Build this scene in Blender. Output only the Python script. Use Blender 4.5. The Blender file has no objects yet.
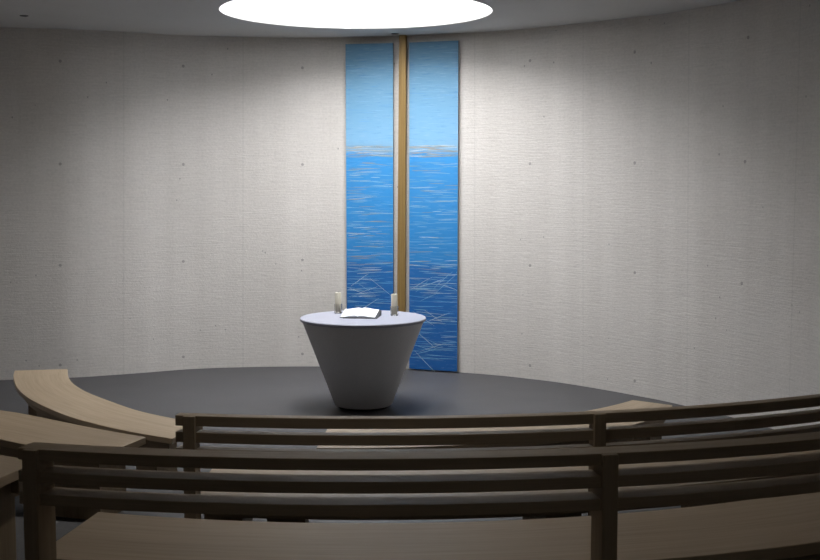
import bpy, bmesh, math, random
from mathutils import Vector
random.seed(7)
scene = bpy.context.scene
COL = scene.collection
R = math.radians

# ------------------------------------------------------------------ measured camera
FPX, EYE, HZ = 1180.0, 2.43, 175.0
PITCH = math.atan((280.0 - HZ) / FPX)


def at(x, y, z):
    """point of the place at height z that the photo shows at pixel x, y (survey helper)"""
    u = (x - 410) / FPX
    v = (280 - y) / FPX
    dx, dy, dz = u, math.cos(PITCH) + v * math.sin(PITCH), -math.sin(PITCH) + v * math.cos(PITCH)
    t = (z - EYE) / dz
    return Vector((dx * t, dy * t))


# ------------------------------------------------------------------ materials
def new_mat(name):
    m = bpy.data.materials.new(name)
    m.use_nodes = True
    nt = m.node_tree
    b = nt.nodes['Principled BSDF']
    return m, nt, b


def N(nt, kind, **kw):
    n = nt.nodes.new(kind)
    for k, v in kw.items():
        setattr(n, k, v)
    return n


def ramp(nt, fac, stops):
    r = N(nt, 'ShaderNodeValToRGB')
    while len(r.color_ramp.elements) < len(stops):
        r.color_ramp.elements.new(0.5)
    for e, (p, c) in zip(r.color_ramp.elements, stops):
        e.position = p
        e.color = (*c, 1)
    nt.links.new(fac, r.inputs[0])
    return r


def mapped(nt, scale, source='UV'):
    tc = N(nt, 'ShaderNodeTexCoord')
    mp = N(nt, 'ShaderNodeMapping')
    mp.inputs['Scale'].default_value = scale
    nt.links.new(tc.outputs[source], mp.inputs['Vector'])
    return mp.outputs['Vector']


def noise(nt, vec, scale, detail=4, rough=.55):
    n = N(nt, 'ShaderNodeTexNoise')
    n.inputs['Scale'].default_value = scale
    n.inputs['Detail'].default_value = detail
    n.inputs['Roughness'].default_value = rough
    nt.links.new(vec, n.inputs['Vector'])
    return n.outputs['Fac']


def math_(nt, op, a, b=None):
    n = N(nt, 'ShaderNodeMath', operation=op)
    for i, v in enumerate((a, b)):
        if v is None:
            continue
        if isinstance(v, (int, float)):
            n.inputs[i].default_value = v
        else:
            nt.links.new(v, n.inputs[i])
    return n.outputs[0]


def mix_col(nt, fac, a, b, mode='MIX'):
    n = N(nt, 'ShaderNodeMix', data_type='RGBA', blend_type=mode)
    if isinstance(fac, (int, float)):
        n.inputs[0].default_value = fac
    else:
        nt.links.new(fac, n.inputs[0])
    for i, v in ((6, a), (7, b)):
        if isinstance(v, tuple):
            n.inputs[i].default_value = (*v, 1)
        else:
            nt.links.new(v, n.inputs[i])
    return n.outputs[2]


def bump(nt, b, height, strength, dist):
    n = N(nt, 'ShaderNodeBump')
    n.inputs['Strength'].default_value = strength
    n.inputs['Distance'].default_value = dist
    nt.links.new(height, n.inputs['Height'])
    nt.links.new(n.outputs[0], b.inputs['Normal'])


def wood(name, dark, mid, light, rough=.5, source='UV'):
    m, nt, b = new_mat(name)
    g = noise(nt, mapped(nt, (1.1, 34, 34), source), 1.0, 6, .6)
    f = noise(nt, mapped(nt, (3.0, 150, 150), source), 1.0, 3, .5)
    l = noise(nt, mapped(nt, (.9, 5.5, 5.5), source), 1.0, 2, .5)
    c = ramp(nt, g, [(.28, dark), (.5, mid), (.75, light)]).outputs[0]
    c = mix_col(nt, .35, c, ramp(nt, f, [(.35, dark), (.7, light)]).outputs[0])
    c = mix_col(nt, .3, c, ramp(nt, l, [(.3, dark), (.7, light)]).outputs[0])
    nt.links.new(c, b.inputs['Base Color'])
    b.inputs['Roughness'].default_value = rough
    b.inputs['Specular IOR Level'].default_value = .35
    bump(nt, b, f, .12, .002)
    return m


OAK = wood('oiled_oak', (.36, .265, .165), (.48, .365, .24), (.58, .46, .32))
OAK_BACK = wood('shaded_oak', (.27, .20, .125), (.36, .27, .175), (.45, .35, .235), .55)  # same oak as the seats, shade on backs and legs put into its colour


def concrete_wall():
    m, nt, b = new_mat('board_marked_concrete')
    big = noise(nt, mapped(nt, (.5, .8, 1)), 1.0, 5, .6)
    stri = noise(nt, mapped(nt, (4.0, 55, 1)), 1.0, 5, .65)
    grain = noise(nt, mapped(nt, (34, 34, 1)), 1.0, 4, .7)
    vert = noise(nt, mapped(nt, (3.2, .12, 1)), 1.0, 3, .6)
    c = ramp(nt, big, [(.3, (.66, .622, .575)), (.7, (.76, .717, .67))]).outputs[0]
    c = mix_col(nt, .30, c, ramp(nt, stri, [(.3, (.50, .46, .425)), (.65, (.82, .78, .74))]).outputs[0])
    c = mix_col(nt, .20, c, ramp(nt, grain, [(.35, (.44, .425, .40)), (.6, (.82, .78, .74))]).outputs[0])
    c = mix_col(nt, .12, c, ramp(nt, vert, [(.35, (.45, .435, .41)), (.65, (.82, .80, .775))]).outputs[0])
    # small blow holes
    v = N(nt, 'ShaderNodeTexVoronoi')
    v.inputs['Scale'].default_value = 1.0
    nt.links.new(mapped(nt, (6.5, 5.0, 1)), v.inputs['Vector'])
    sel = N(nt, 'ShaderNodeSeparateColor')
    nt.links.new(v.outputs['Color'], sel.inputs[0])
    pit = math_(nt, 'MULTIPLY', math_(nt, 'LESS_THAN', v.outputs['Distance'], .06),
                math_(nt, 'GREATER_THAN', sel.outputs[0], .55))
    # formwork tie holes and the faint joints of the formwork panels
    tc = N(nt, 'ShaderNodeTexCoord')
    sep = N(nt, 'ShaderNodeSeparateXYZ')
    nt.links.new(tc.outputs['UV'], sep.inputs[0])
    PU, PV, U0, V0 = 1.5, 1.2, UV_TIE, .16
    fu = math_(nt, 'SUBTRACT', math_(nt, 'FRACT', math_(nt, 'ADD', math_(nt, 'DIVIDE', math_(nt, 'SUBTRACT', sep.outputs[0], U0), PU), 40.5)), .5)
    fv = math_(nt, 'SUBTRACT', math_(nt, 'FRACT', math_(nt, 'ADD', math_(nt, 'DIVIDE', math_(nt, 'SUBTRACT', sep.outputs[1], V0), PV), 40.5)), .5)
    du = math_(nt, 'MULTIPLY', fu, PU)
    dv = math_(nt, 'MULTIPLY', fv, PV)
    d2 = math_(nt, 'ADD', math_(nt, 'MULTIPLY', du, du), math_(nt, 'MULTIPLY', dv, dv))
    hole = math_(nt, 'LESS_THAN', d2, .018 ** 2)
    joint = math_(nt, 'GREATER_THAN', math_(nt, 'ABSOLUTE', fu), .494)
    c = mix_col(nt, math_(nt, 'MULTIPLY', joint, .16), c, (.40, .385, .36))
    c = mix_col(nt, math_(nt, 'MULTIPLY', math_(nt, 'MAXIMUM', hole, pit), .5), c, (.16, .15, .14))
    nt.links.new(c, b.inputs['Base Color'])
    b.inputs['Roughness'].default_value = .9
    b.inputs['Specular IOR Level'].default_value = .15
    h = math_(nt, 'ADD', math_(nt, 'MULTIPLY', stri, 1.0), math_(nt, 'MULTIPLY', grain, .6))
    h = math_(nt, 'SUBTRACT', h, math_(nt, 'MAXIMUM', hole, pit))
    bump(nt, b, h, .4, .012)
    return m


def speckled(name, a, c_, rough, spec=.3, scale=60, source='Object', bmp=.1):
    m, nt, b = new_mat(name)
    n1 = noise(nt, mapped(nt, (1, 1, 1), source), scale, 5, .65)
    n2 = noise(nt, mapped(nt, (1, 1, 1), source), 1.6, 4, .55)
    c = ramp(nt, n1, [(.35, a), (.65, c_)]).outputs[0]
    c = mix_col(nt, .4, c, ramp(nt, n2, [(.3, a), (.7, c_)]).outputs[0])
    nt.links.new(c, b.inputs['Base Color'])
    b.inputs['Roughness'].default_value = rough
    b.inputs['Specular IOR Level'].default_value = spec
    if bmp:
        bump(nt, b, n1, bmp, .004)
    return m


FLOOR = speckled('grey_linoleum', (.062, .061, .064), (.092, .090, .094), .5, .3, 45)
PLASTER = speckled('white_plaster', (.56, .555, .54), (.61, .605, .59), .9, .1, 30)
DRUM = speckled('white_drum_paint', (.5, .5, .5), (.54, .54, .54), .8, .1, 30, bmp=0)
STONE = speckled('grey_cast_stone', (.56, .56, .57), (.64, .64, .65), .75, .2, 70)
STONE_TOP = speckled('pale_honed_stone', (.33, .335, .395), (.39, .395, .455), .5, .35, 80)
DARK = speckled('dark_plinth', (.02, .02, .021), (.03, .03, .03), .7, .2, 40)
METAL_DARK = speckled('dark_metal_trim', (.13, .13, .13), (.17, .17, .17), .5, .3, 40)
WAX = speckled('ivory_wax', (.70, .655, .52), (.77, .72, .59), .5, .3, 30)
PAPER = speckled('white_paper', (.84, .86, .88), (.9, .92, .93), .8, .1, 50)
COVER = speckled('dark_book_cover', (.04, .042, .045), (.07, .07, .075), .6, .3, 60)
PRINT = speckled('grey_print', (.42, .43, .45), (.5, .51, .53), .9, .1, 50, bmp=0)

m, nt, b = new_mat('smoked_glass')
b.inputs['Base Color'].default_value = (.88, .87, .85, 1)
nn = noise(nt, mapped(nt, (1, 1, 1), 'Object'), 12, 2)
nt.links.new(ramp(nt, nn, [(.3, (.05, .05, .05)), (.7, (.12, .12, .12))]).outputs[0], b.inputs['Roughness'])
b.inputs['Transmission Weight'].default_value = 1.0
GLASS = m

m, nt, b = new_mat('brushed_brass')
g = noise(nt, mapped(nt, (60, 60, 1.2), 'Object'), 1.0, 5, .6)
nt.links.new(ramp(nt, g, [(.3, (.29, .18, .062)), (.7, (.40, .265, .10))]).outputs[0], b.inputs['Base Color'])
b.inputs['Metallic'].default_value = .35
b.inputs['Roughness'].default_value = .42
BRASS = m

m, nt, b = new_mat('daylight_diffuser')
nn = noise(nt, mapped(nt, (1, 1, 1), 'Object'), .8, 2)
b.inputs['Base Color'].default_value = (.9, .9, .9, 1)
nt.links.new(ramp(nt, nn, [(.2, (.96, .975, 1.0)), (.8, (.98, .985, 1.0))]).outputs[0], b.inputs['Emission Color'])
b.inputs['Emission Strength'].default_value = 15.6
DIFFUSER = m


m, nt, b = new_mat('added_lamp_lens')  # glowing lens of the added fill lamps
nn = noise(nt, mapped(nt, (1, 1, 1), 'Object'), 8, 2)
nt.links.new(ramp(nt, nn, [(.2, (1, .92, .82)), (.8, (1, .94, .86))]).outputs[0], b.inputs['Emission Color'])
b.inputs['Emission Strength'].default_value = 6.0
LENS = m


# ------------------------------------------------------------------ mesh helpers
def tag(o, label=None, cat=None, group=None, kind=None):
    for k, v in (('label', label), ('category', cat), ('group', group), ('kind', kind)):
        if v:
            o[k] = v
    return o


def empty(name, loc, rz=0):
    o = bpy.data.objects.new(name, None)
    o.empty_display_size = .1
    o.location = loc
    o.rotation_euler = (0, 0, rz)
    COL.objects.link(o)
    return o


def link(name, bm, mats, parent=None, smooth=None, bevel=0):
    me = bpy.data.meshes.new(name)
    bmesh.ops.recalc_face_normals(bm, faces=bm.faces)
    bm.to_mesh(me)
    bm.free()
    for mm in (mats if isinstance(mats, (list, tuple)) else [mats]):
        me.materials.append(mm)
    o = bpy.data.objects.new(name, me)
    COL.objects.link(o)
    if parent:
        o.parent = parent
    if smooth is not None:
        me.polygons.foreach_set('use_smooth', [True] * len(me.polygons))
        me.set_sharp_from_angle(angle=R(smooth))
    if bevel:
        bv = o.modifiers.new('bevel', 'BEVEL')
        bv.width = bevel
        bv.segments = 2
        bv.limit_method = 'ANGLE'
    return o


def catmull(pts, n=6, closed=False):
    pts = [Vector(p) for p in pts]
    out = []
    L = len(pts)
    for i in range(L if closed else L - 1):
        p0 = pts[i - 1] if (closed or i > 0) else pts[0] * 2 - pts[1]
        p1, p2 = pts[i], pts[(i + 1) % L]
        p3 = pts[(i + 2) % L] if (closed or i + 2 < L) else p2 * 2 - p1
        for k in range(n):
            t = k / n
            out.append(.5 * ((2 * p1) + (p2 - p0) * t + (2 * p0 - 5 * p1 + 4 * p2 - p3) * t * t
                             + (3 * p1 - p0 - 3 * p2 + p3) * t ** 3))
    if not closed:
        out.append(pts[-1].copy())
    return out


def resample(pts, n):
    d = [0]
    for a, b_ in zip(pts, pts[1:]):
        d.append(d[-1] + (b_ - a).length)
    out = []
    j = 0
    for i in range(n):
        s = d[-1] * i / (n - 1)
        while j < len(d) - 2 and d[j + 1] < s:
            j += 1
        t = (s - d[j]) / max(1e-9, d[j + 1] - d[j])
        out.append(pts[j].lerp(pts[j + 1], min(1, t)))
    return out


def sweep_bm(a, b_, z0, z1, org=(0, 0, 0), bm=None):
    """solid plank between plan curves a and b_, from z0 to z1, uv along its length"""
    bm = bm or bmesh.new()
    uv = bm.loops.layers.uv.verify()
    n = len(a)
    off = Vector(org)
    seg = [0]
    for i in range(1, n):
        seg.append(seg[-1] + ((a[i] - a[i - 1]).length + (b_[i] - b_[i - 1]).length) / 2)
    w = (a[0] - b_[0]).length
    rows = []
    for i in range(n):
        rows.append([bm.verts.new(Vector((p.x, p.y, z)) - off) for p, z in ((a[i], z0), (a[i], z1), (b_[i], z1), (b_[i], z0))])
    vs = [0, z1 - z0, z1 - z0 + w, 2 * (z1 - z0) + w, 2 * (z1 - z0) + 2 * w]
    shift = random.random() * 20
    for i in range(n - 1):
        for k in range(4):
            f = bm.faces.new((rows[i][k], rows[i + 1][k], rows[i + 1][(k + 1) % 4], rows[i][(k + 1) % 4]))
            for lp, (u, v) in zip(f.loops, ((seg[i], vs[k]), (seg[i + 1], vs[k]), (seg[i + 1], vs[k + 1]), (seg[i], vs[k + 1]))):
                lp[uv].uv = (u + shift, v + shift)
    for row in (rows[0], rows[-1]):
        f = bm.faces.new(row)
        for lp, (u, v) in zip(f.loops, ((0, 0), (0, z1 - z0), (.1, z1 - z0), (.1, 0))):
            lp[uv].uv = (u + shift, v * 1 + shift)
    return bm


def prism_bm(quad, z0, z1, org=(0, 0, 0)):
    """upright block over a plan quad; its grain runs up"""
    bm = bmesh.new()
    uv = bm.loops.layers.uv.verify()
    off = Vector(org)
    lo = [bm.verts.new(Vector((p[0], p[1], z0)) - off) for p in quad]
    hi = [bm.verts.new(Vector((p[0], p[1], z1)) - off) for p in quad]
    s = random.random() * 9
    n = len(quad)
    acc = 0
    for i in range(n):
        j = (i + 1) % n
        w = (Vector(quad[j]) - Vector(quad[i])).length
        f = bm.faces.new((lo[i], lo[j], hi[j], hi[i]))
        for lp, (u, v) in zip(f.loops, ((z0, acc), (z0, acc + w), (z1, acc + w), (z1, acc))):
            lp[uv].uv = (u + s, v + s)
        acc += w
    for ring in (lo, hi):
        f = bm.faces.new(ring)
        for lp in f.loops:
            lp[uv].uv = (lp.vert.co.x + s, lp.vert.co.y + s)
    return bm


def lathe_bm(profile, n=64, bm=None, mat=0):
    bm = bm or bmesh.new()
    rings = []
    for r, z in profile:
        if r < 1e-6:
            rings.append([bm.verts.new((0, 0, z))])
        else:
            rings.append([bm.verts.new((r * math.cos(2 * math.pi * k / n), r * math.sin(2 * math.pi * k / n), z)) for k in range(n)])
    for a, b_ in zip(rings, rings[1:]):
        for k in range(n):
            j = (k + 1) % n
            if len(a) == 1 and len(b_) == 1:
                continue
            if len(a) == 1:
                f = bm.faces.new((a[0], b_[j], b_[k]))
            elif len(b_) == 1:
                f = bm.faces.new((a[k], a[j], b_[0]))
            else:
                f = bm.faces.new((a[k], a[j], b_[j], b_[k]))
            f.material_index = mat
    return bm


# ------------------------------------------------------------------ the room
HC = 4.13
xs = [0, 35, 74, 133, 200, 282, 345, 403, 457, 495, 530, 560, 600, 640, 671]
yf = [380.6, 381.0, 380.8, 376.0, 369.4, 365.4, 365.3, 367.2, 370.6, 373.6, 378, 382.3, 389.6, 398, 405]
yc = [27.9, 30.5, 32.9, 35.0, 36.7, 36.8, 36.2, 34.6, 32.2, 30.2, 27.9, 25.4, 21.8, 17.8, 14.3]
front_floor = [at(x, y, 0) for x, y in zip(xs, yf)]
front_ceil = [at(x, y, HC) for x, y in zip(xs, yc)]
# the wall stands plumb: the two surveys are averaged (a little lean is left at the far left)
for i, x in enumerate(xs):
    k, kc = (.5, .5) if 180 < x < 540 else (.4, .6) if x < 180 else (.35, .3)
    dy = front_ceil[i].y - front_floor[i].y
    front_floor[i] = front_floor[i] * (1 + k * dy / front_floor[i].y)
    front_ceil[i] = front_ceil[i] * (1 - kc * dy / front_ceil[i].y)
rest = [(3.24, 11.72), (3.57, 10.9), (3.78, 9.8), (3.9, 8), (3.85, 5), (3.6, 2), (3.0, -.8), (1.6, -2.1), (0, -2.4),
        (-2, -2.2), (-4, -.6), (-5.1, 2), (-5.7, 5), (-6.0, 8), (-6.05, 10.3), (-5.95, 12), (-5.7, 13.1), (-5.35, 13.75)]
rest = [Vector(p) for p in rest]
loop_floor = catmull(front_floor + rest, 6, True)
loop_ceil = catmull(front_ceil + rest, 6, True)
nL = len(loop_floor)


def wall_at(x_img, z):
    """wall surface point in the direction of image column x at height z"""
    i = max(k for k in range(len(xs)) if xs[k] <= x_img)
    t = (x_img - xs[i]) / (xs[min(i + 1, len(xs) - 1)] - xs[i])
    p = front_floor[i].lerp(front_floor[i + 1], t)
    q = front_ceil[i].lerp(front_ceil[i + 1], t)
    return p.lerp(q, z / HC)


arc = [0]
for i in range(1, nL + 1):
    arc.append(arc[-1] + (loop_floor[i % nL] - loop_floor[i - 1]).length)
i534 = min(range(nL), key=lambda i: (loop_floor[i] - at(534, 378.6, 0)).length)
UV_TIE = arc[i534]
WALL = concrete_wall()


def wall_part(name, i0, i1):
    bm = bmesh.new()
    uv = bm.loops.layers.uv.verify()
    NZ = 6
    cols = []
    T = .2
    for i in range(i0, i1 + 1):
        a, b_ = loop_floor[i % nL], loop_ceil[i % nL]
        cols.append([bm.verts.new((*a.lerp(b_, k / NZ), HC * k / NZ)) for k in range(NZ + 1)])
    outer = []
    for i in range(i0, i1 + 1):
        row = []
        for lp in (loop_floor, loop_ceil):
            t = (lp[(i + 1) % nL] - lp[(i - 1) % nL]).normalized()
            nrm = Vector((-t.y, t.x))
            p = lp[i % nL] + nrm * T
            row.append(p)
        outer.append([bm.verts.new((*row[0], 0)), bm.verts.new((*row[1], HC))])
    for i in range(len(cols) - 1):
        u0, u1 = arc[i0 + i], arc[i0 + i + 1]
        for k in range(NZ):
            f = bm.faces.new((cols[i][k], cols[i + 1][k], cols[i + 1][k + 1], cols[i][k + 1]))
            for l_, (u, v) in zip(f.loops, ((u0, k), (u1, k), (u1, k + 1), (u0, k + 1))):
                l_[uv].uv = (u, v * HC / NZ)
        bm.faces.new((outer[i][0], outer[i + 1][0], outer[i + 1][1], outer[i][1]))
        bm.faces.new((cols[i][0], outer[i][0], outer[i + 1][0], cols[i + 1][0]))
        bm.faces.new((cols[i][-1], cols[i + 1][-1], outer[i + 1][1], outer[i][1]))
    for e in (0, -1):
        bm.faces.new(cols[e] + [outer[e][1], outer[e][0]])
    o = link(name, bm, WALL, smooth=40)
    return tag(o, kind='structure')


nf = len(xs) * 6
wall_part('wall_front', 0, nf)
wall_part('wall_right', nf, nf + 7 * 6)
wall_part('wall_back', nf + 7 * 6, nf + 11 * 6)
wall_part('wall_left', nf + 11 * 6, nL)


def ngon_slab(name, loop, z0, z1, mat, bevel=0):
    bm = bmesh.new()
    lo = [bm.verts.new((p.x, p.y, z0)) for p in loop]
    hi = [bm.verts.new((p.x, p.y, z1)) for p in loop]
    bm.faces.new(lo)
    bm.faces.new(hi)
    for i in range(len(loop)):
        j = (i + 1) % len(loop)
        bm.faces.new((lo[i], lo[j], hi[j], hi[i]))
    bmesh.ops.triangulate(bm, faces=[f for f in bm.faces if len(f.verts) > 4])
    return tag(link(name, bm, mat, bevel=bevel), kind='structure')


ngon_slab('floor', [p * 1.0 for p in loop_floor], -.12, 0, FLOOR)

# ceiling with the round skylight well
SKY = Vector((-.56, 12.55))
SR = 1.42
SH = 1.1
bm = bmesh.new()
K = 96
ring = [bm.verts.new((SKY.x + SR * math.cos(2 * math.pi * k / K), SKY.y + SR * math.sin(2 * math.pi * k / K), HC)) for k in range(K)]
out = [bm.verts.new((p.x, p.y, HC)) for p in loop_ceil]
edges = [bm.edges.new((ring[k], ring[(k + 1) % K])) for k in range(K)] + [bm.edges.new((out[k], out[(k + 1) % nL])) for k in range(nL)]
bmesh.ops.triangle_fill(bm, use_beauty=True, use_dissolve=False, edges=edges)
# drop any triangles filled inside the well
for f in [f for f in bm.faces if (f.calc_center_median().xy - SKY).length < SR * .98 and all(v in ring for v in f.verts)]:
    bm.faces.remove(f)
ext = bmesh.ops.extrude_face_region(bm, geom=list(bm.faces))
bmesh.ops.translate(bm, verts=[g for g in ext['geom'] if isinstance(g, bmesh.types.BMVert)], vec=(0, 0, .1))
tag(link('ceiling', bm, PLASTER), kind='structure')

bm = lathe_bm([(SR, 0), (SR, SH), (SR + .06, SH), (SR + .06, .1), (SR + .001, .1)], 96)
o = link('skylight_well', bm, DRUM, smooth=40)
o.location = (SKY.x, SKY.y, HC)
tag(o, kind='structure')
bm = lathe_bm([(0, SH), (SR - .002, SH), (SR - .002, SH + .03), (0, SH + .03)], 96)
o = link('window_1', bm, DIFFUSER)
o.location = (SKY.x, SKY.y, HC)
tag(o, 'round white skylight glowing in the ceiling', None, None, 'structure')

# stepped seating tiers
ALT = Vector((-.49, 12.25))
arc1 = [ALT + Vector((math.sin(R(a)), -math.cos(R(a)))) * 4.4 for a in range(-45, 46, 3)]
def inner(lp, x0, x1):
    return lp
def room_x(y, side):
    best = None
    for i in range(nL):
        a, b_ = loop_floor[i], loop_floor[(i + 1) % nL]
        if (a.y - y) * (b_.y - y) <= 0 and abs(a.y - b_.y) > 1e-9:
            x = a.x + (b_.x - a.x) * (y - a.y) / (b_.y - a.y)
            if best is None or (x > best if side > 0 else x < best):
                best = x
    return best
def tier(name, front, z0, z1):
    yl, yr = front[0].y, front[-1].y
    left = [p for p in loop_floor if p.x < 0 and p.y < yl - .05]
    right = [p for p in loop_floor if p.x >= 0 and p.y < yr - .05]
    c = Vector((-1, 5))
    back = sorted(right, key=lambda p: -math.atan2(p.y - c.y, p.x - c.x))
    backl = sorted(left, key=lambda p: -((math.atan2(p.y - c.y, p.x - c.x)) % (2 * math.pi)))
    pts = [Vector((room_x(yl, -1), yl))] + front + [Vector((room_x(yr, 1), yr))] + back + backl
    ngon_slab(name, pts, z0, z1, FLOOR)
T1, T2 = .36, .72
C2, RA2 = Vector((-.22, 11.2)), 5.39
arc2 = [C2 + Vector((math.sin(R(a)), -math.cos(R(a)))) * 5.68 for a in range(-36, 37, 3)]
tier('floor_lower_tier', arc1, 0, T1)
tier('floor_upper_tier', arc2, T1, T2)


# ------------------------------------------------------------------ altar and what stands on it
al = empty('altar', (ALT.x, ALT.y, 0))
tag(al, 'round grey stone altar, an upside-down cone with a pale flat top', 'altar')
link('plinth', lathe_bm([(0, 0), (.255, 0), (.255, .035), (0, .035)]), DARK, al, 40)
link('body', lathe_bm([(0, .03), (.292, .03), (.305, .042), (.628, .895), (.628, .915), (0, .915)], 96), STONE, al, 35)
link('top', lathe_bm([(0, .915), (.648, .915), (.657, .923), (.657, .943), (.650, .95), (0, .95)], 96), STONE_TOP, al, 35)


def candle(x, y, h, label, gh):
    t = empty('candle', (x, y, .95))
    tag(t, label, 'candle', 'candles on the altar')
    link('glass_holder', lathe_bm([(0, 0), (.040, 0), (.043, .003), (.043, gh), (.0405, gh), (.0405, .008), (0, .008)], 40), GLASS, t, 40)
    link('wax', lathe_bm([(0, .0085), (.0325, .0085), (.0332, .012), (.0332, h - .006), (.030, h), (.022, h - .002), (0, h - .008)], 40), WAX, t, 40)
    link('wick', lathe_bm([(0, h - .009), (.0022, h - .009), (.0018, h + .012), (0, h + .013)], 8), DARK, t, 40)
    return t


candle(-.772, 12.61, .222, 'ivory pillar candle in a glass holder left of the open book on the altar', .10)
candle(-.166, 12.41, .227, 'ivory pillar candle in a glass holder right of the open book, before the brass bar', .10)

# slanted stand with the open book
BK = empty('book_stand', (-.515, 12.28, .95), R(-7))
tag(BK, 'low dark wedge stand under the open book on the altar', 'stand')
SL = math.atan(.05 / .34)
bm = bmesh.new()
pr = [(-.16, 0), (.16, 0), (.16, .056), (-.16, .005)]
vl = [bm.verts.new((-.165, y, z)) for y, z in pr]
vr = [bm.verts.new((.195, y, z)) for y, z in pr]
bm.faces.new(vl); bm.faces.new(vr)
for i in range(4):
    bm.faces.new((vl[i], vl[(i + 1) % 4], vr[(i + 1) % 4], vr[i]))
link('wedge', bm, COVER, BK, bevel=.002)

book = empty('open_book', (-.525, 12.28, .95), R(-7))
tag(book, 'white open book lying on its stand on the altar between the candles', 'book')
sl = (.056 - .005) / .32


def slope_pt(x, y, h):
    return (x, y, .005 + (y + .16) * sl + h + .0008)


def page_profile(side, n=14):
    pts = []
    for i in range(n + 1):
        t = i / n
        pts.append((side * t * .182, .008 + .014 * math.sin(math.pi * min(1, t * 1.25) ** .6) * (1 - .55 * t) + .006 * (1 - t)))
    return pts


bm = bmesh.new()
a = [[bm.verts.new(slope_pt(x, y, z)) for x, z in ((-.186, 0), (.186, 0), (.186, .004), (-.186, .004))] for y in (-.155, .155)]
bm.faces.new(a[0]); bm.faces.new(a[1])
for i in range(4):
    bm.faces.new((a[0][i], a[0][(i + 1) % 4], a[1][(i + 1) % 4], a[1][i]))
link('cover', bm, COVER, book)
for side in (-1, 1):
    bm = bmesh.new()
    prof = page_profile(side)
    top = [[bm.verts.new(slope_pt(x, y, z)) for x, z in prof] for y in (-.148, .148)]
    bot = [[bm.verts.new(slope_pt(x, y, .0045)) for x, z in prof] for y in (-.148, .148)]
    n = len(prof)
    for i in range(n - 1):
        bm.faces.new((top[0][i], top[0][i + 1], top[1][i + 1], top[1][i]))
        bm.faces.new((bot[0][i], bot[1][i], bot[1][i + 1], bot[0][i + 1]))
        for e in (0, 1):
            bm.faces.new((top[e][i], bot[e][i], bot[e][i + 1], top[e][i + 1]))
    for i in (0, n - 1):
        bm.faces.new((top[0][i], top[1][i], bot[1][i], bot[0][i]))
    # faint lines of print, a hair above the paper
    for ln in range(15):
        yy = .118 - ln * .0165
        if random.random() < .12:
            continue
        for i in range(2, n - 2):
            (x0, z0), (x1, z1) = prof[i], prof[i + 1]
            q = [bm.verts.new(slope_pt(x, y_, z + .0004)) for x, z, y_ in ((x0, z0, yy), (x1, z1, yy), (x1, z1, yy + .0045), (x0, z0, yy + .0045))]
            f = bm.faces.new(q)
            f.material_index = 1
    link('page_block', bm, [PAPER, PRINT], book, 50)


# ------------------------------------------------------------------ the blue paintings and the bar between them
def paint(name, col, var):
    m_, nt_, b_ = new_mat(name)
    n_ = noise(nt_, mapped(nt_, (1, 1, 8), 'Object'), 3.0, 5, .6)
    lo = tuple(max(0, c * (1 - var)) for c in col)
    hi = tuple(min(1, c * (1 + var)) for c in col)
    nt_.links.new(ramp(nt_, n_, [(.3, lo), (.7, hi)]).outputs[0], b_.inputs['Base Color'])
    b_.inputs['Roughness'].default_value = .6
    return m_


def canvas_mat():
    m_, nt_, b_ = new_mat('sea_and_sky_paint')
    tc = N(nt_, 'ShaderNodeTexCoord')
    sp = N(nt_, 'ShaderNodeSeparateXYZ')
    nt_.links.new(tc.outputs['Object'], sp.inputs[0])
    w1 = noise(nt_, mapped(nt_, (2.2, 1, 26), 'Object'), 1.0, 5, .65)
    w2 = noise(nt_, mapped(nt_, (5, 1, 70), 'Object'), 1.0, 4, .6)
    z = math_(nt_, 'ADD', math_(nt_, 'DIVIDE', sp.outputs[2], 4.06), math_(nt_, 'MULTIPLY', math_(nt_, 'SUBTRACT', w1, .5), .035))
    c = ramp(nt_, z, [(0.0, (.006, .105, .36)), (.16, (.007, .12, .40)), (.31, (.010, .15, .46)), (.335, (.022, .24, .60)),
                      (.50, (.030, .28, .66)), (.655, (.040, .31, .70)), (.668, (.23, .44, .64)), (.70, (.22, .46, .69)),
                      (.80, (.18, .40, .61)), (.92, (.145, .33, .50)), (1.0, (.13, .29, .44))]).outputs[0]  # sky also darkens upward: the skylight's cutoff put into the paint colour
    c = mix_col(nt_, math_(nt_, 'MULTIPLY', math_(nt_, 'GREATER_THAN', w2, .60), .13), c, (.55, .68, .82))
    c = mix_col(nt_, math_(nt_, 'MULTIPLY', math_(nt_, 'LESS_THAN', w2, .40), .25), c, (.012, .16, .48))
    nt_.links.new(c, b_.inputs['Base Color'])
    b_.inputs['Roughness'].default_value = .6
    bump(nt_, b_, w2, .15, .004)
    return m_


SEA = canvas_mat()
S_PALE = paint('pale_blue_strokes', (.25, .48, .69), .2)
S_WHITE = paint('white_strokes', (.55, .66, .72), .15)
S_SAND = paint('sand_strokes', (.42, .36, .29), .25)
S_MID = paint('mid_blue_strokes', (.12, .36, .66), .25)
EDGE = speckled('grey_canvas_edge', (.22, .24, .26), (.3, .32, .34), .8, .1, 40)


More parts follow.
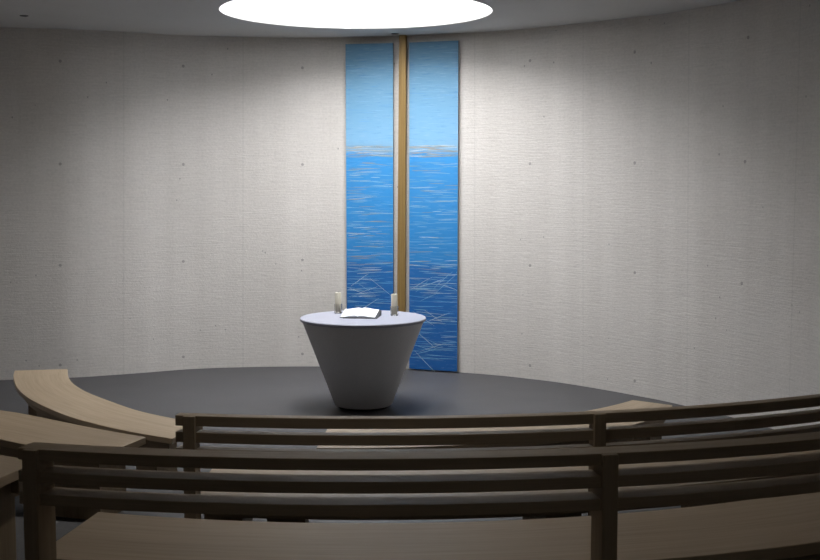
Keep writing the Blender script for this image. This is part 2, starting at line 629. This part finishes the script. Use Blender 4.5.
def painting(x0, x1, label, seed):
    rnd = random.Random(seed)
    p, q = wall_at(x0, 2), wall_at(x1, 2)
    d = (q - p)
    nrm = Vector((d.y, -d.x)).normalized()          # towards the room
    off = .065
    p = p * ((p.y - off) / p.y)
    q = q * ((q.y - off) / q.y)
    W = (q - p).length
    H = 4.02
    TH = .035
    mid = (p + q) / 2
    root = empty('painting', (mid.x, mid.y, .02), math.atan2(d.y, d.x))
    tag(root, label, 'painting', 'blue painted wall panels')
    bm = bmesh.new()
    bmesh.ops.create_cube(bm, size=1)
    for v in bm.verts:
        v.co = Vector((v.co.x * W, (v.co.y + .5) * TH, (v.co.z + .5) * H))
    for f in bm.faces:
        f.material_index = 0 if f.calc_center_median().y < .001 else 1

    def stroke(cx, cz, L, w, ang, mi):
        dx, dz = math.cos(ang), math.sin(ang)
        bend = rnd.uniform(-.02, .02) * L
        a_, b_ = [], []
        for i in range(6):
            t = i / 5 - .5
            x = cx + dx * L * t - dz * bend * (1 - 4 * t * t)
            z = cz + dz * L * t + dx * bend * (1 - 4 * t * t)
            hw = w * .62 * (.35 + .65 * (1 - 4 * t * t)) / 2
            x = max(-W / 2 + .004, min(W / 2 - .004, x))
            a_.append(bm.verts.new((x + dz * hw, -.0012, z - dx * hw)))
            b_.append(bm.verts.new((x - dz * hw, -.0012, z + dx * hw)))
        for i in range(5):
            if (a_[i].co - a_[i + 1].co).length > 1e-4:
                f = bm.faces.new((a_[i], a_[i + 1], b_[i + 1], b_[i]))
                f.material_index = mi
    # sky: sparse soft strokes
    for _ in range(26):
        stroke(rnd.uniform(-W / 2, W / 2), H * rnd.uniform(.70, .97), rnd.uniform(.1, .35), .006, rnd.gauss(0, .03), rnd.choice((2, 5)))
    # the band of sand-coloured strokes at the horizon
    for _ in range(44):
        stroke(rnd.uniform(-W / 2, W / 2), H * rnd.uniform(.655, .69), rnd.uniform(.15, .45), rnd.uniform(.006, .011), rnd.gauss(0, .05), rnd.choice((4, 4, 2, 3)))
    # sea: horizontal glints
    for _ in range(230):
        z = rnd.uniform(.03, .64)
        stroke(rnd.uniform(-W / 2, W / 2), H * z, rnd.uniform(.12, .42), rnd.uniform(.005, .010), rnd.gauss(0, .04), rnd.choice((2, 2, 5, 3, 4) if z > .3 else (2, 3, 2, 5)))
    # lower sea: crossing diagonal strokes
    for _ in range(17):
        stroke(rnd.uniform(-W / 2 + .1, W / 2 - .1), H * rnd.uniform(.02, .28), rnd.uniform(.2, .42), rnd.uniform(.006, .010), rnd.choice((-1, 1)) * rnd.uniform(.25, .75), rnd.choice((2, 3, 3)))
    o = link('painted_panel', bm, [SEA, EDGE, S_PALE, S_WHITE, S_SAND, S_MID], root)
    return root, p, q


pl, a0, a1 = painting(346.3, 393.2, 'tall blue sea-and-sky painting to the left of the brass bar', 3)
pr_, b0, b1 = painting(409.3, 457.7, 'tall blue sea-and-sky painting to the right of the brass bar', 11)

c0 = wall_at(403.2, 2)
c0 = c0 * ((c0.y - .065) / c0.y)
bar = empty('brass_bar', (c0.x, c0.y, 0), math.atan2((b0 - a1).y, (b0 - a1).x))
tag(bar, 'tall narrow brass bar from floor to ceiling between the two blue paintings', 'bar')
bm = bmesh.new()
bmesh.ops.create_cube(bm, size=1)
for v in bm.verts:
    v.co = Vector((v.co.x * .088, v.co.y * .06, (v.co.z + .5) * 4.128))
    if v.co.z < 1:
        v.co.x = v.co.x * 1.2 - .026
link('shaft', bm, BRASS, bar, bevel=.004)
bm = bmesh.new()
bmesh.ops.create_cube(bm, size=1)
for v in bm.verts:
    v.co = Vector((v.co.x * .018 - .028, v.co.y * .01 - .0355, (v.co.z + .5) * 4.12))
    if v.co.z < 1:
        v.co.x -= .032
link('edge_strip', bm, BRASS, bar)


# ------------------------------------------------------------------ ceiling fittings
def fitting(x, y, label):
    p = at(x, y, HC)
    t = empty('ceiling_spotlight', (p.x, p.y, HC))
    tag(t, label, 'ceiling light', 'small ceiling fittings')
    link('trim_ring', lathe_bm([(.028, 0), (.045, 0), (.045, -.006), (.04, -.009), (.028, -.009), (.028, 0)], 32), METAL_DARK, t, 40)
    link('lens', lathe_bm([(0, -.003), (.027, -.003), (.027, 0), (0, 0)], 32), METAL_DARK, t, 40)


fitting(24, 15.5, 'small dark round fitting in the ceiling, far left of the skylight')
fitting(395, 33.5, 'small dark round fitting in the ceiling, right above the brass bar')


def fill(x, y, label, power, cone=110):  # unseen lamps added to brighten the dark bench tops and backs
    t = empty('added_fill_light', (x, y, HC))
    tag(t, label, 'ceiling light', 'fill lights added over the benches')
    link('trim_ring', lathe_bm([(.07, 0), (.10, 0), (.10, -.008), (.085, -.014), (.07, -.014), (.07, 0)], 32), METAL_DARK, t, 40)
    link('lens', lathe_bm([(0, -.004), (.069, -.004), (.069, 0), (0, 0)], 32), LENS, t, 40)
    ld = bpy.data.lights.new('fill_beam', 'SPOT')
    ld.energy = power
    ld.spot_size = R(cone)
    ld.spot_blend = .9
    ld.shadow_soft_size = .07
    ld.color = (1, .96, .90)
    lo = bpy.data.objects.new('fill_beam', ld)
    COL.objects.link(lo)
    lo.parent = t
    lo.location = (0, 0, -.03)


for x, y, p, cone, lb in ((-2.5, 7.7, 85, 100, 'added ceiling downlight over the left benches'),
                          (-.2, 5.3, 60, 100, 'added ceiling downlight over the middle benches'),
                          (2.3, 6.2, 6, 100, 'added ceiling downlight over the right end of the benches'),
                          (.3, .2, 34, 140, 'added ceiling downlight over the aisle at the rear of the room')):
    fill(x, y, lb, p, cone)


# ------------------------------------------------------------------ benches
def seat_parts(root, a, b_, zf, legs, thick=.045, sh=.45, leg_len=.2, org=None):
    """seat slab, a set-back apron and box legs between plan curves a (front, altar side) and b_ (rear)"""
    zs = zf + sh
    link('seat', sweep_bm(a, b_, zs - thick, zs, org), OAK, root, bevel=.004)
    n = len(a)
    a2 = [p.lerp(q, .14) for p, q in zip(a, b_)]
    a3 = [p.lerp(q, .20) for p, q in zip(a, b_)]
    b3 = [p.lerp(q, .80) for p, q in zip(a, b_)]
    b2 = [p.lerp(q, .86) for p, q in zip(a, b_)]
    i0, i1 = max(1, int(n * .03)), n - max(1, int(n * .03))
    link('apron', sweep_bm(a2[i0:i1], a3[i0:i1], zs - thick - .09, zs - thick, org), OAK_BACK, root)
    link('apron', sweep_bm(b3[i0:i1], b2[i0:i1], zs - thick - .09, zs - thick, org), OAK_BACK, root)
    L = sum((p - q).length for p, q in zip(a, a[1:]))
    for t in legs:
        ln = leg_len if t == legs[-1] else .2
        i = t * (n - 1)
        k = min(n - 2, int(i))
        P = a2[k].lerp(a2[k + 1], i - k)
        Q = b2[k].lerp(b2[k + 1], i - k)
        w = (Q - P).normalized()
        s = Vector((-w.y, w.x)) * ln / 2
        P2, Q2 = P + w * .06, Q - w * .06
        link('leg', prism_bm([P2 - s, P2 + s, Q2 + s, Q2 - s], zf, zs - thick, org), OAK_BACK, root, bevel=.003)


def curve_bench(name, inner, outer, zf, label, legs, group=None, leg_len=.2):
    n = 49
    a = resample(catmull(inner), n)
    b_ = resample(catmull(outer), n)
    m_ = (a[n // 2] + b_[n // 2]) / 2
    org = (m_.x, m_.y, zf)
    t = empty(name, org)
    tag(t, label, 'bench', group)
    seat_parts(t, a, b_, zf, legs, leg_len=leg_len, org=org)
    return t


Z0 = .45
G = 'backless curved benches on the left'
curve_bench('curved_bench',
            [at(x, y, Z0) for x, y in ((67.5, 369), (70, 380), (84, 390.5), (110, 401), (140, 411), (178, 419.3), (203, 424.5))],
            [at(x, y, Z0) for x, y in ((14.5, 370.5), (13.5, 377), (17.5, 388), (31, 399.5), (60, 413), (90, 422.5), (130, 431.5), (172, 438.5))],
            0, 'light oak backless curved bench at the left, nearest the altar', (.1, .37, .63, .9), G)
Z1 = T1 + .45
curve_bench('curved_bench',
            [at(x, y, Z1) for x, y in ((-140, 392), (-60, 400), (0, 410), (20, 413), (60, 421), (100, 429), (146, 437))],
            [at(x, y, Z1) for x, y in ((-200, 405), (-100, 420), (-40, 431), (0, 439), (25, 444.3), (60, 451), (100, 456))],
            T1, 'light oak backless curved bench, second from the altar at the left edge', (.1, .37, .63, .885), G, .42)
Z2 = T2 + .45
curve_bench('curved_bench',
            [at(x, y, Z2) for x, y in ((-300, 404), (-200, 419), (-100, 437), (-40, 447), (0, 454.5), (20, 458), (36, 461.2))],
            [at(x, y, Z2) for x, y in ((-430, 421), (-320, 438), (-220, 452), (-130, 466), (-80, 474), (-45, 480), (-14, 484.5))],
            T2, 'oak backless curved bench at the very left edge, nearest the viewer', (.1, .37, .63, .865), G, .5)


def ring(c, r, a0, a1, n):
    return [c + Vector((math.sin(R(a0 + (a1 - a0) * i / (n - 1))), -math.cos(R(a0 + (a1 - a0) * i / (n - 1))))) * r for i in range(n)]


# front bench of the middle block: no back, runs on to the right
n = 61
org = (ALT.x + 1.5, ALT.y - 3.1, 0)
t = empty('curved_bench', org)
tag(t, 'long light oak backless curved bench before the altar, behind the slatted backs', 'bench')
seat_parts(t, ring(ALT, 3.14, -2.9, 51.5, n), [ALT + Vector((math.sin(R(a)), -math.cos(R(a)))) * (3.80 - .28 * max(0, (a - 28) / 23.6) ** 2) for a in (-2.9 + 54.4 * i / (n - 1) for i in range(n))], 0, (.06, .3, .53, .76, .95), org=org)


def backed_bench(c, rr, zf, a0, a1, posts, seat_a0, depth, zt, pitch, rail_h, post_w, legs, rd, label):
    n = 61
    mid = c + Vector((0, -rr))
    org = (mid.x, mid.y, zf)
    t = empty('slatted_bench', org)
    tag(t, label, 'bench', 'slat-backed benches of the middle block')
    seat_parts(t, ring(c, rr - depth, seat_a0, a1 - .3, n), ring(c, rr + .01, seat_a0 + 1.0, a1 - .3, n), zf, legs, org=org)
    for k in range(3):
        z = zt - k * pitch
        link('back_rail', sweep_bm(ring(c, rr + .002, a0, a1, n), ring(c, rr + .002 + rd, a0, a1, n), z - rail_h, z, org), OAK_BACK, t, bevel=.003)
    for pa in posts:
        h = math.degrees(post_w / 2 / rr)
        r0, r1 = rr + .004, rr + rd + .02
        q = [ring(c, r0, pa - h, pa + h, 2)[0], ring(c, r0, pa - h, pa + h, 2)[1], ring(c, r1, pa - h, pa + h, 2)[1], ring(c, r1, pa - h, pa + h, 2)[0]]
        link('post', prism_bm(q, zf, zt - .001, org), OAK_BACK, t, bevel=.003)
    return t


backed_bench(C2, RA2, T1, -10.1, 35.4, (-9.3, 12.44, 34.6), -10.6, .645, 1.232, .084,   .053, .062, (.035, .116, .47, .72, .96), .066,
             'slat-backed oak bench nearer the altar, its left post standing at the aisle')
C3, RA3 = Vector((-.155, 7.84)), 4.16
backed_bench(C3, RA3, T2, -15.1, 37.3, (-14.4, 10.61, 36.5), -16.2, .515, 1.5555, .0728, .038, .051, (.07, .3, .5, .74, .95), .092,
             'slat-backed oak bench in the foreground, nearest the viewer')

# ------------------------------------------------------------------ world, camera
w = bpy.data.worlds.new('dim_room')
scene.world = w
w.use_nodes = True
w.node_tree.nodes['Background'].inputs[0].default_value = (0, 0, 0, 1)
w.node_tree.nodes['Background'].inputs[1].default_value = 0

cam = bpy.data.cameras.new('camera')
cam.lens = 36.0 * FPX / 820
cam.sensor_width = 36
cam.clip_start = .05
co = bpy.data.objects.new('camera', cam)
COL.objects.link(co)
co.location = (0, 0, EYE)
co.rotation_euler = (math.pi / 2 - PITCH, 0, 0)
scene.camera = co

scene.view_settings.view_transform = 'Standard'
scene.view_settings.look = 'None'
scene.view_settings.gamma = 1
scene.view_settings.exposure = 0.0
